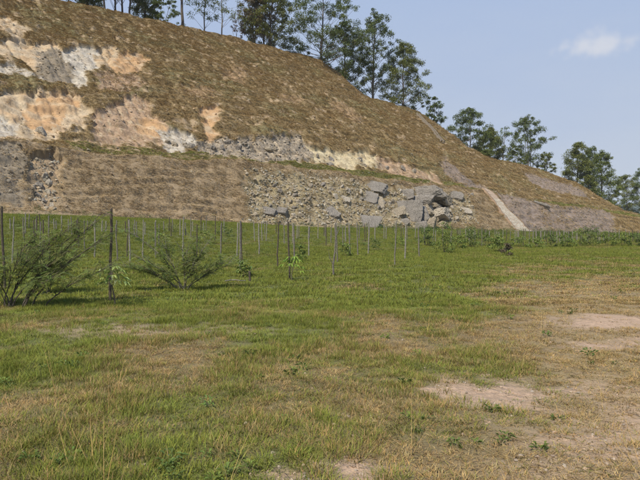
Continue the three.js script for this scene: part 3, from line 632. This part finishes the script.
// ---------------------------------------------------------------- wooden stakes in the field
{
  const plain = { stakeGrey: 'thin weathered grey wooden stake in the stake rows below the cutting', stakePale: 'thin pale bleached wooden stake in the stake rows below the cutting', stakeDark: 'thin dark brown wooden stake in the stake rows below the cutting' }, group = 'wooden stakes in the field';
  const list = [ // bearing, foot, top, thickness in metres, material, label
    [5.5, 290, 207, 0.065, 'stakeDark', 'thick dark stake behind the wide feathery shrub'], [12, 264, 217, 0.055, 'stakePale', 'pale stake right beside the thick dark one behind the feathery shrub'],
    [25, 234, 213], [29, 228, 214], [36, 240, 216], [41, 242, 214, 0.06, 'stakeDark'], [50, 262, 216, 0.06, 'stakeGrey'], [62, 232, 216], [72, 236, 217], [79, 248, 219, 0.06, 'stakeDark'], [84.5, 250, 221], [94.5, 258, 220],
    [109.5, 303, 209, 0.062, 'stakeDark', 'tall brown stake beside the sapling with pale drooping leaves'], [118, 262, 225], [127, 258, 219], [134, 236, 220], [142.5, 258, 220, 0.055, 'stakePale'], [156, 236, 222], [159, 246, 224], [169, 231, 217], [173, 232, 219], [180, 236, 219],
    [183, 262, 217, 0.062, 'stakePale', 'whitish stake rising out of the twiggy feathery shrub'], [191, 237, 217], [201, 231, 216], [206, 231, 216], [215, 241, 216, 0.06, 'stakeDark'], [224, 233, 219],
    [240, 271, 221, 0.065, 'stakeGrey', 'thicker grey stake of the close standing pair'], [242.6, 269, 222, 0.05, 'stakeDark', 'thinner dark stake of the close standing pair'], [250, 282, 271.5, 0.07, 'stakeDark', 'short dark stump of a stake by a fallen pale stick'],
    [262, 241, 222], [266, 241, 221], [277, 267, 222, 0.06, 'stakeDark'], [290, 279, 222, 0.058, 'stakeDark', 'dark stake beside the sapling with lime green leaves'], [299, 238, 225], [309, 256, 227], [318, 239, 222], [325, 237, 226], [337.5, 262, 222, 0.05, 'stakeGrey', 'stake leaning against the crooked dead stem'], [343, 246, 227], [346, 240, 227], [350, 240, 225], [358, 256, 222], [365, 241, 224], [369, 242, 222], [375, 240, 223], [384, 239, 224],
    [394.5, 266, 222, 0.05, 'stakeGrey'], [401, 239, 226], [407, 240, 225], [415, 238, 226], [424, 240, 226], [433, 242, 225], [452, 240, 227], [460, 241, 228], [466, 239, 229], [474, 240, 228], [482, 246, 227], [485, 240, 229], [495, 241, 229], [503, 240, 230],
    [515, 243, 230], [519, 242, 231], [523, 246, 229], [529, 245, 229], [533, 243, 231], [537, 246, 230], [541, 243, 231], [546, 246, 230], [553, 243, 232], [560, 243, 232],
  ];
  { const r = rng(77); for (let k = 0; k < 74; k++) { const px = k < 46 ? 6 + 445 * (k + r()) / 46 : 448 + 140 * (k - 46 + r()) / 28, foot = k < 46 ? 229 + 0.012 * px + 16 * r() * r() : 239 + 5 * r(), top = (k < 46 ? 217 + 0.022 * px : 228.5) + 3.5 * r(); list.push([px, foot, top, 0.065 + 0.02 * r()]); }
    for (let k = 0; k < 22; k++) list.push([556 + 92 * (k + r()) / 22, 239.5 + 4 * r(), 229 + 3 * r(), 0.07 + 0.02 * r()]);
    for (let k = 0; k < 16; k++) list.push([15 + 420 * (k + r()) / 16, 246 + 18 * r(), 219 + 0.012 * 26 * k + 4 * r(), 0.06 + 0.015 * r()]); }
  list.forEach(([px, foot, top, th = 0.066, mat, label], k) => {
    const r = rng(1300 + k * 3), p = onField(px, foot), dist = -p.z, h = (foot - top) / FOCAL * dist, b = new Builder(), n = 6, pts = [], rad = [];
    const lx = (r() - 0.5) * 0.11 * h, lz = (r() - 0.5) * 0.07 * h, wob = 0.012 + 0.012 * r();
    for (let i = 0; i <= n; i++) { const t = i / n; pts.push(V(lx * t + wob * n2(t * 3 + k, 1), -0.15 + (h + 0.15) * t, lz * t + wob * n2(2, t * 3 + k))); rad.push(th * 0.5 * (1.06 - 0.18 * t) * (1 + 0.08 * n2(t * 5, k))); }
    pts.push(pts[n].clone().add(V(th * 0.18, th * 0.35, 0))); rad.push(th * 0.2);                 // axe cut end
    b.tube(pts, rad, 7);
    const wood = mat || ['stakeGrey', 'stakePale', 'stakePale', 'stakeGrey', 'stakeDark'][k % 5], m = new THREE.Mesh(b.geometry(), M[wood]);
    m.name = numbered('wooden_stake'); m.position.copy(p); m.userData = { label: label || plain[wood], category: 'stake', group: label ? group : `${wood.slice(5).toLowerCase()} stakes in the field` }; scene.add(m); shade(m);
  });
  // the fallen stick
  const p = onField(225, 286), q = onField(246, 285), b = new Builder(), d = q.clone().sub(p);
  b.tube([0, 0.25, 0.5, 0.75, 1].map((t) => d.clone().multiplyScalar(t).add(V(0, 0.14 + 0.02 * Math.sin(t * 5), 0.02 * Math.sin(t * 9)))), [0.014, 0.017, 0.016, 0.014, 0.01], 6);
  const m = new THREE.Mesh(b.geometry(), M.stakePale); m.name = 'fallen_stick'; m.position.copy(p); m.userData = { label: 'pale fallen stick lying in the grass by the short stump', category: 'stick' }; scene.add(m); shade(m);
}

// ---------------------------------------------------------------- shrubs and saplings in the field
function feathery(seed, stems, colors) {                            // stems: [dx, dz at the tip, height, start dx]
  const r = rng(seed), wood = new Builder(), leaves = new Builder();
  for (const [dx, dz, h, sx = 0] of stems) {
    const pts = [], rad = [], n = 8, len = Math.hypot(dx, dz, h);
    for (let k = 0; k <= n; k++) { const t = k / n; pts.push(V(sx + (n2(dx * 9, seed) * 0.12) + dx * Math.pow(t, 1.15) + 0.09 * t * n2(t * 3, seed + dx), h * 1.28 * Math.pow(t, 0.85) * (1 - 0.10 * t * t) - 0.05, n2(seed, dx * 9) * 0.12 + dz * t + 0.09 * t * n2(seed + dx, t * 3))); rad.push(0.0095 * len * (1.05 - t * 0.9)); }
    wood.tube(pts, rad, 6);
    const at = (t) => { const f = clamp(t) * n, k = Math.min(n - 1, Math.floor(f)); return pts[k].clone().lerp(pts[k + 1], f - k); };
    for (let k = 0; k < 20; k++) {
      const t = 0.2 + 0.78 * (k + r()) / 20, from = at(t), along = at(Math.min(1, t + 0.05)).sub(at(t - 0.05)).normalize(), az = r() * 6.283;
      const tip = from.clone().addScaledVector(along, 0.22 + 0.2 * r()).add(V(Math.cos(az) * 0.22, 0.02 + 0.14 * r(), Math.sin(az) * 0.22));
      wood.tube([from, tip], [0.006, 0.0025], 4, [1, 1, 1], false);
      for (let f = 0; f < 6; f++) {                                 // pinnate fronds
        const root = from.clone().lerp(tip, 0.15 + 0.85 * (f + r()) / 6), fa = az + (f % 2 ? 1.2 : -1.2) + (r() - 0.5), out = V(Math.cos(fa), 0.15 - 0.5 * r(), Math.sin(fa)).normalize(), fl = 0.12 + 0.08 * r();
        const col = tint(colors[Math.floor(r() * colors.length)], r, 0.5), side = V(-out.z, 0.1 * (r() - 0.5), out.x).normalize();
        for (let l = 0; l < 9; l++) for (const s of [-1, 1]) { const q = root.clone().addScaledVector(out, fl * (l + 0.5) / 9); q.y -= 0.25 * fl * (l / 9) ** 2; leaves.leaf(q, side.clone().multiplyScalar(s).addScaledVector(out, 0.35).normalize(), out, 0.045, 0.015, col, 0.1); }
      }
    }
  }
  return { wood: wood.geometry(), leaves: leaves.geometry() };
}
function broadSapling(seed, h, n, size, colors, spread) {
  const r = rng(seed), wood = new Builder(), leaves = new Builder(), pts = [0, 0.3, 0.6, 0.85, 1].map((t) => V(0.05 * Math.sin(t * 4 + seed), h * t - (t ? 0 : 0.05), 0.04 * Math.cos(t * 3)));
  wood.tube(pts, [0.014, 0.012, 0.010, 0.008, 0.004], 6);
  for (let k = 0; k < n; k++) {
    const t = 0.45 + 0.55 * k / n, base = pts[Math.min(4, Math.floor(t * 4))].clone().lerp(pts[Math.min(4, Math.floor(t * 4) + 1)], (t * 4) % 1), az = k * 2.399 + r(), e = 0.7 - 0.9 * r();
    const dir = V(Math.cos(az) * Math.cos(e), Math.sin(e), Math.sin(az) * Math.cos(e)), stalk = base.clone().addScaledVector(dir, spread * (0.3 + 0.7 * r()));
    wood.tube([base, stalk], [0.004, 0.002], 4, [1, 1, 1], false);
    for (let l = 0; l < 3; l++) { const a2 = az + (l - 1) * 0.8, d2 = V(Math.cos(a2), 0.1 - 0.6 * r(), Math.sin(a2)).normalize(); leaves.leaf(stalk, d2, V(-d2.z, 0.2 * (r() - 0.5), d2.x).normalize(), size * (0.7 + 0.6 * r()), size * 0.36, tint(colors[Math.floor(r() * colors.length)], r, 0.4), 0.45); }
  }
  return { wood: wood.geometry(), leaves: leaves.geometry() };
}
function plant(name, label, category, p, g, woodMat, group) { const t = thing(name, label, category, [p.x, p.y, p.z], group); part('stem', g.wood, woodMat, t); part('foliage', g.leaves || g.crown, M.leaf, t); return t; }
{
  const dark = [[0.17, 0.235, 0.05], [0.22, 0.28, 0.06], [0.14, 0.195, 0.045], [0.22, 0.225, 0.07]];
  let p = onField(8, 307);
  plant('feathery_shrub', 'wide feathery dark green shrub with arching branches beside the thick dark stake', 'shrub', p, feathery(51, [[1.0, -0.5, 1.35], [0.55, 0.1, 1.15], [1.15, 0.1, 0.95, 0.1], [0.25, -0.3, 1.0], [-0.4, 0.1, 0.9], [-0.75, -0.2, 1.0], [1.35, -0.2, 1.2, 0.5], [1.3, 0.25, 0.7, 0.6], [0.8, -0.7, 1.3, 0.2], [0.7, 0.3, 0.55, 0.2], [1.2, -0.6, 1.45, 0.35]], dark), M.bark);
  p = onField(46, 294);
  plant('feathery_shrub', 'smaller feathery shrub growing through the edge of the wide one', 'shrub', p, feathery(57, [[0.45, -0.2, 0.95], [-0.2, -0.1, 1.05], [0.2, 0.25, 0.7], [0.6, 0.1, 0.65], [-0.45, 0.1, 0.75]], dark), M.bark);
  p = onField(182, 290);
  plant('feathery_shrub', 'twiggy feathery shrub with grey bare lower branches round the whitish stake', 'shrub', p, feathery(63, [[-1.35, -0.3, 1.3], [-1.1, 0.1, 0.75], [-0.9, 0.3, 0.55], [-0.5, -0.2, 1.0], [0.15, 0.1, 0.95], [0.55, -0.1, 0.95], [0.95, 0.1, 0.7], [1.1, -0.3, 0.6], [-1.4, 0.3, 0.62], [0.35, 0.35, 0.6]], dark), M.stakeGrey);
  p = onField(114, 305);
  plant('leafy_sapling', 'sapling with pale drooping leaves beside the tall brown stake', 'sapling', p, broadSapling(71, 0.72, 17, 0.15, [[0.36, 0.45, 0.15], [0.28, 0.37, 0.10], [0.42, 0.47, 0.22]], 0.3), M.bark);
  p = onField(293, 281);
  plant('leafy_sapling', 'sapling with lime green leaves beside a dark stake', 'sapling', p, broadSapling(73, 0.66, 18, 0.16, [[0.26, 0.38, 0.06], [0.20, 0.31, 0.05]], 0.34), M.bark);
  // crooked dead stem
  p = onField(333.5, 275); const dist = -p.z, k = dist / FOCAL, b = new Builder();
  b.tube([V(0, -0.05, 0), V(-0.5 * k, 10 * k, 0), V(1.5 * k, 24 * k, 0.05), V(2.2 * k, 38 * k, 0.08), V(1.2 * k, 50 * k, 0.05), V(4 * k, 56 * k, 0)], [0.035, 0.032, 0.028, 0.024, 0.018, 0.008], 7);
  b.tube([V(-0.5 * k, 10 * k, 0), V(-4 * k, 18 * k, 0.1), V(-5 * k, 24 * k, 0.1)], [0.016, 0.01, 0.004], 5); b.tube([V(2.2 * k, 38 * k, 0.08), V(5.5 * k, 46 * k, 0.1), V(6.5 * k, 53 * k, 0.05)], [0.014, 0.009, 0.004], 5); b.tube([V(1.5 * k, 24 * k, 0.05), V(4 * k, 20 * k, 0.1)], [0.012, 0.004], 5);
  const dead = new THREE.Mesh(b.geometry(), M.stakeGrey); dead.name = 'dead_sapling'; dead.position.copy(p); dead.userData = { label: 'crooked grey dead sapling stem without leaves', category: 'dead sapling' }; scene.add(dead); shade(dead);
  // leafy shrubs
  const leafy = [ // bearing, foot, top, width, label
    [160, 247, 229, 26], [205, 243, 230, 22], [225, 236, 226, 16], [243, 277, 262, 14], [302, 262, 245, 12], [428, 246, 228, 18], [445, 253, 221, 22, 'wide twiggy green shrub below the great rock outcrop'], [458, 248, 234, 20], [470, 247, 226, 14], [484, 246, 233, 24], [500, 252, 234, 22], [506, 256, 243, 12, 'brown dry shrub standing in front of the chute foot'], [520, 247, 235, 24], [536, 248, 236, 20], [552, 247, 234, 24], [566, 247, 233, 20], [580, 246, 228, 18], [592, 246, 225, 24, 'tallest green shrub of the belt below the grey slope'], [606, 246, 231, 22], [622, 246, 231, 22], [636, 246, 233, 20], [650, 246, 230, 24], [400, 246, 236, 14], [372, 250, 238, 16], [345, 256, 243, 14],
  ];
  leafy.forEach(([px, foot, top, w, label], i) => {
    const q = onField(px, foot), D = -q.z, h = (foot - top) / FOCAL * D, odd = label && /brown/.test(label), thin = px < 415;
    const g = growTree(1500 + i * 5, h, w / FOCAL * D, { base: thin ? 0.25 : 0.1, clumps: odd ? 14 : thin ? 10 : 22, perClump: odd ? 16 : thin ? 12 : 17, clumpR: Math.max(0.14, h * (thin ? 0.2 : 0.17)), stems: thin ? 2 : 4, shape: 0.8, thick: 0.014, leafSize: 0.13, leafColor: odd ? [0.16, 0.13, 0.08] : [[0.17, 0.225, 0.05], [0.215, 0.275, 0.06], [0.15, 0.20, 0.055]][i % 3] });
    if (thin) plant('leafy_sapling', 'thin young sapling with few light green leaves among the stakes', 'sapling', q, g, M.bark, 'thin saplings among the stakes');
    else plant('leafy_shrub', label || 'low green leafy shrub in the belt below the cutting', 'shrub', q, g, odd ? M.stakeGrey : M.bark, label ? undefined : 'low green shrubs below the cutting');
  });
}

// ---------------------------------------------------------------- rocks in the cutting
function rockFrame(s) { const z = s.n.clone(), x = V(AL[0], 0, -AL[1]), y = V(0, 0, 0).crossVectors(z, x).normalize(); x.crossVectors(y, z).normalize(); return new THREE.Matrix4().makeBasis(x, y, z); }
const upright = new THREE.Matrix4().makeBasis(V(0.985, 0, 0.174), V(-0.063, 0.932, -0.357).normalize(), V(-0.162, 0.362, 0.918).normalize());
function setRock(o, s, turn, sink) { o.quaternion.setFromRotationMatrix(rockFrame(s)).multiply(new THREE.Quaternion().setFromAxisAngle(V(0, 0, 1), turn)); o.position.copy(s.p).addScaledVector(s.n, -sink); }
function rock(px, py, w, h, thick, mat, turn, seed, label, group, cuts = 8) {
  const s = onHill(px, py); if (!s) return;
  const D = -s.p.z, W = w / FOCAL * D * (w > 7 ? 0.85 : 0.62), H = h / FOCAL * D * (w > 7 ? 0.95 : 0.72);
  const big = w > 7, m = new THREE.Mesh(stoneGeometry(seed, W, H, thick, big ? 9 : 3, cuts, 0.48, big), M[mat]); setRock(m, s, turn, thick * (big ? 0.45 : 0.25)); if (big) m.quaternion.setFromRotationMatrix(upright).multiply(new THREE.Quaternion().setFromEuler(new THREE.Euler(-0.42, 0.3, -turn)));
  m.name = numbered(label.includes('slab') ? 'rock_slab' : 'rock'); m.userData = { label, category: 'rock', kind: 'thing' }; if (group) m.userData.group = group; scene.add(m); shade(m);
}
rock(266, 210, 18, 7, 0.5, 'rockGrey', 0.05, 31, 'long low grey rock slab at the rubble foot near the projecting slab');
rock(281, 211, 15, 6, 1.1, 'rockGrey', -0.1, 33, 'projecting grey slab with a dark underside near the foot of the rubble');
rock(335, 212, 11, 8, 1.0, 'rockGrey', 0.75, 35, 'tilted wedge shaped rock jutting out of the rubble');
rock(345, 199.5, 8, 4, 0.55, 'rockPale', 0.0, 37, 'small pale rock above the wedge shaped rock');
rock(371, 184, 24, 9, 0.4, 'rockGrey', -0.08, 39, 'upper broad grey slab set in the rubble slope');
rock(370, 196, 13, 9, 0.5, 'rockGrey', 0.15, 41, 'middle squarish grey slab set in the rubble slope');
rock(379, 203, 11, 9, 0.45, 'rockTan', -0.2, 42, 'tan grey slab set against the middle slab of the rubble slope');
rock(362, 220, 24, 12, 0.5, 'rockGrey', -0.12, 43, 'lowest wide grey slab of the rubble slope behind the stakes');
rock(457, 196, 9, 7, 0.9, 'rockGrey', 0.2, 45, 'grey rock alone on the slope past the great outcrop');
rock(467, 211, 8, 5, 0.7, 'rockPale', -0.2, 47, 'pale rock low on the slope past the great outcrop');
rock(541, 204.5, 11, 2.4, 1.3, 'rockGrey', 0.3, 49, 'overhanging ledge of rock between the mauve slopes');
rock(42, 181, 7, 6, 0.5, 'rockGrey', 0.3, 61, 'larger grey rock in the eroded gully'); rock(50, 179, 5, 6, 0.45, 'rockPale', -0.2, 63, 'pale upright rock in the eroded gully');
rock(41, 131, 6.9, 6, 0.5, 'rockPale', 0.1, 65, 'whitish block of rock under the orange clay scar');
[[36, 174], [46, 172], [38, 192], [50, 190], [44, 199], [53, 203], [34, 184]].forEach(([x, y], k) => rock(x, y, 4 + k % 3, 3.4, 0.35, k % 2 ? 'rockPale' : 'rockGrey', k, 80 + k, `small angular ${['grey', 'pale'][k % 2]} stone lying in the eroded gully`, `small ${['grey', 'pale'][k % 2]} stones in the gully`));
{ const r = rng(88); for (let k = 0; k < 70; k++) { const x = 250 + 225 * r(), y = lerp(172 + (x - 250) * 0.09, 226, r()); rock(x, y, 2.6 + 4 * r() * r(), 2.2 + 2 * r(), 0.25 + 0.2 * r(), ['rockTan', 'rockPale', 'rockTan', 'rockGrey'][k % 4], r() * 3, 120 + k % 12, `loose ${['tan', 'pale', 'tan', 'grey'][k % 4]} stone among the rubble of the lower slope`, `loose ${['tan', 'pale', 'tan', 'grey'][k % 4]} stones on the rubble slope`); } }
{ const r = rng(89); for (let k = 0; k < 26; k++) { const t = r(), x = 165 + 270 * t, y = lerp(140, 176, Math.pow(clamp((x - 165) / 270), 1.5)) + 9 * (r() - 0.3); rock(x, y, 3 + 4 * r(), 2.4 + 2.4 * r(), 0.4, ['rockTan', 'rockGrey'][k % 2], r() * 3, 150 + k % 9, `angular ${['tan', 'grey'][k % 2]} rock sticking out of the pale band above the bench`, `${['tan', 'grey'][k % 2]} rocks in the pale band`); } }
{ // the great outcrop: blocks parted by deep gaps
  const s = onHill(428, 207); const face = (px, py) => { const q = hillSpot(px, py), [x, d] = toXD(...q); return V(x, hillBase(...q), -d); }; s.p.copy(face(428, 207));
  const D = -s.p.z, k = D / FOCAL, o = new THREE.Group();
  o.name = 'rock_outcrop'; o.userData = { label: 'great grey rock outcrop of split blocks with dark gaps', category: 'rock outcrop', kind: 'thing' }; o.position.copy(s.p); scene.add(o);
  [ // offsets from the centre in sighted units, size, half thickness, how far it stands out, tilt, turn, material, seed
    [-2, -16, 28, 11, 1.3, 0.9, 0.05, -0.1, 'rockGrey', 5, 'great top slab'], [-6, -8, 18, 8, 1.2, 0.75, -0.12, -0.15, 'rockGrey', 6], [15, -10.5, 11, 9, 1.6, 0.7, -0.35, -0.4, 'rockTan', 9, 'pale corner block'], [8, -6, 10, 5, 1.2, -0.35, 0.1, -0.3, 'rockTan', 11],
    [0.5, 0, 8, 10, 1.3, 0.3, 0.15, -0.4, 'rockTan', 13], [11.5, 6.5, 16, 8, 1.5, 0.5, 0.2, -0.4, 'rockPale', 15, 'pale jutting block'], [-19, 3, 18, 20, 0.9, 0.2, -0.25, 0.1, 'rockGrey', 17], [-7, 6, 12, 13, 1.0, 0.35, 0.2, -0.2, 'rockGrey', 18], [0, 16, 15, 9, 1.0, 0.2, 0, -0.3, 'rockTan', 19],
    [-31, 3, 13, 7, 0.6, 0.1, 0.2, 0, 'rockTan', 21], [-10, 19, 17, 8, 0.8, 0.1, 0.1, -0.1, 'rockGrey', 23], [-21, -16, 12, 9, 0.6, 0.1, 0.1, 0, 'rockGrey', 24], [14, 18, 10, 6, 0.9, 0.0, 0.1, -0.4, 'rockTan', 25], [-24, 15, 10, 6, 0.6, 0.1, 0.4, 0, 'rockGrey', 26],
  ].forEach(([dx, dy, w, h, th, out, turn, swing, mat, seed, label]) => {
    const m = part('block', stoneGeometry(seed + 400, w * k * 0.70, h * k * 0.74, th * 0.9, 13, 12, 0.45, true), M[mat], o);
    m.position.copy(face(428 + dx, 209.5 + dy * 0.92)).sub(s.p).addScaledVector(s.n, out * 0.8 - th * 0.3); m.quaternion.setFromRotationMatrix(upright).multiply(new THREE.Quaternion().setFromEuler(new THREE.Euler(0, swing, turn))); if (label) m.userData.label = label;
  });
}

// ---------------------------------------------------------------- drains
function channel(name, label, from, to, w0, w1, count, mats, kerbMat, depth) {
  const A = hillSpot(...from), B = hillSpot(...to), o = thing(name, label, 'drain', hillPoint(...A).toArray()), origin = o.position;
  const across = V(0, 0, 0), rail = [[], []], pts = [];
  for (let i = 0; i <= count; i++) { const t = i / count, a = lerp(A[0], B[0], t), b = lerp(A[1], B[1], t), n = hillNormal(a, b), [x, d] = toXD(a, b); pts.push({ p: V(x, hillBase(a, b), -d).addScaledVector(n, 0.25 + 0.3 * fbm(a * 0.11, b * 0.13, 3)).sub(origin), n, w: lerp(w0, w1, t) }); }
  for (let i = 0; i < count; i++) {
    const q = pts[i], e = pts[i + 1], dir = e.p.clone().sub(q.p), len = dir.length(); dir.normalize(); across.crossVectors(dir, q.n).normalize();
    const up = V(0, 0, 0).crossVectors(across, dir).normalize(), g = new THREE.BoxGeometry(q.w * (1 + 0.04 * n2(i * 1.3, 5)), 0.3, len * 0.975);
    const uv = g.attributes.uv; for (let v = 0; v < uv.count; v++) uv.setXY(v, uv.getX(v) * q.w / 5 + i * 0.013, uv.getY(v) * len / 5 + i * 0.21);
    const m = part('slab', g, mats(i / count), o); m.quaternion.setFromRotationMatrix(new THREE.Matrix4().makeBasis(across, up, V(0, 0, 0).crossVectors(across, up)));
    m.position.copy(q.p).addScaledVector(dir, len / 2).addScaledVector(up, -depth + 0.02 * n2(i * 2.1, 9)); m.rotateX((depth > 0.2 ? 0.05 : 0.008) + 0.01 * n2(i, 2));
    for (const s of [0, 1]) rail[s].push([q.p.clone().addScaledVector(across, (s ? 1 : -1) * (q.w / 2 + 0.08)), across.clone(), up.clone()]);
  }
  for (const s of [0, 1]) {
    const b = new Builder(), L = rail[s], prof = [[-0.14, -0.4], [-0.10, depth > 0.2 ? 0.06 : 0.09], [0.10, depth > 0.2 ? 0.06 : 0.09], [0.14, -0.4]];
    L.forEach(([p, x, y], i) => prof.forEach(([u, v]) => { const q = p.clone().addScaledVector(x, u + 0.12 * w1 * n2(i * 0.7, s + 3)).addScaledVector(y, v + 0.04 * n2(i * 0.9, s)); b.pos.push(q.x, q.y, q.z); b.col.push(1, 1, 1); b.uv.push(u + v, i * 0.3); }));
    for (let i = 0; i < L.length - 1; i++) for (let c = 0; c < 3; c++) { const n = i * 4 + c; b.idx.push(n, n + 1, n + 4, n + 1, n + 5, n + 4); }
    part('kerb', b.geometry(), kerbMat, o);
  }
}
function stainTexture(seed) {                                      // poured concrete streaked with clay, lichen and damp
  const S = 512, na = createNoise2D(rng(seed)), data = new Uint8Array(S * S * 4);
  for (let j = 0; j < S; j++) for (let i = 0; i < S; i++) {
    const x = i / S * 12, y = j / S * 12, blot = 0.5 + 0.5 * na(x * 0.5, y * 0.5) + 0.3 * na(x * 2, y * 2), fine = na(x * 9, y * 9);
    let c = mix3([0.78, 0.755, 0.70], [0.67, 0.63, 0.565], clamp(blot)); if (na(x * 1.1 + 40, y * 0.8) > 0.35) c = mix3(c, [0.62, 0.45, 0.33], 0.6 * smooth(0.35, 0.7, na(x * 1.1 + 40, y * 0.8)));
    const k = (j * S + i) * 4; for (let q = 0; q < 3; q++) data[k + q] = 255 * clamp(c[q] * (1 + 0.10 * fine)); data[k + 3] = 255;
  }
  const t = new THREE.DataTexture(data, S, S); t.wrapS = t.wrapT = THREE.MirroredRepeatWrapping; t.magFilter = THREE.LinearFilter; t.colorSpace = THREE.SRGBColorSpace; t.needsUpdate = true; return t;
}
M.clay = rough({ color: new THREE.Color().setRGB(0.46, 0.35, 0.26), map: grain, bumpMap: grainBump, bumpScale: 0.06 });
M.concrete.map = stainTexture(313); M.concrete.color.setRGB(0.86, 0.84, 0.81); M.concrete.bumpScale = 0.08;
const clayEdge = rough({ color: new THREE.Color().setRGB(0.44, 0.31, 0.21), map: grain, bumpMap: grainBump, bumpScale: 0.08, side: THREE.DoubleSide });
M.oldConcrete.side = M.concrete.side = THREE.DoubleSide;
channel('stepped_drain', 'narrow stepped concrete drain running down from the crest bushes', [418, 114], [443.5, 143], 0.5, 0.5, 34, () => M.oldConcrete, M.oldConcrete, 0.38);
channel('drain_chute', 'wide pale concrete chute with clay coloured edges at the slope foot', [483, 190], [527, 238], 1.3, 4.3, 15, (t) => (t < 0.22 ? M.clay : M.concrete), clayEdge, 0.10);

renderer.render(scene, camera);
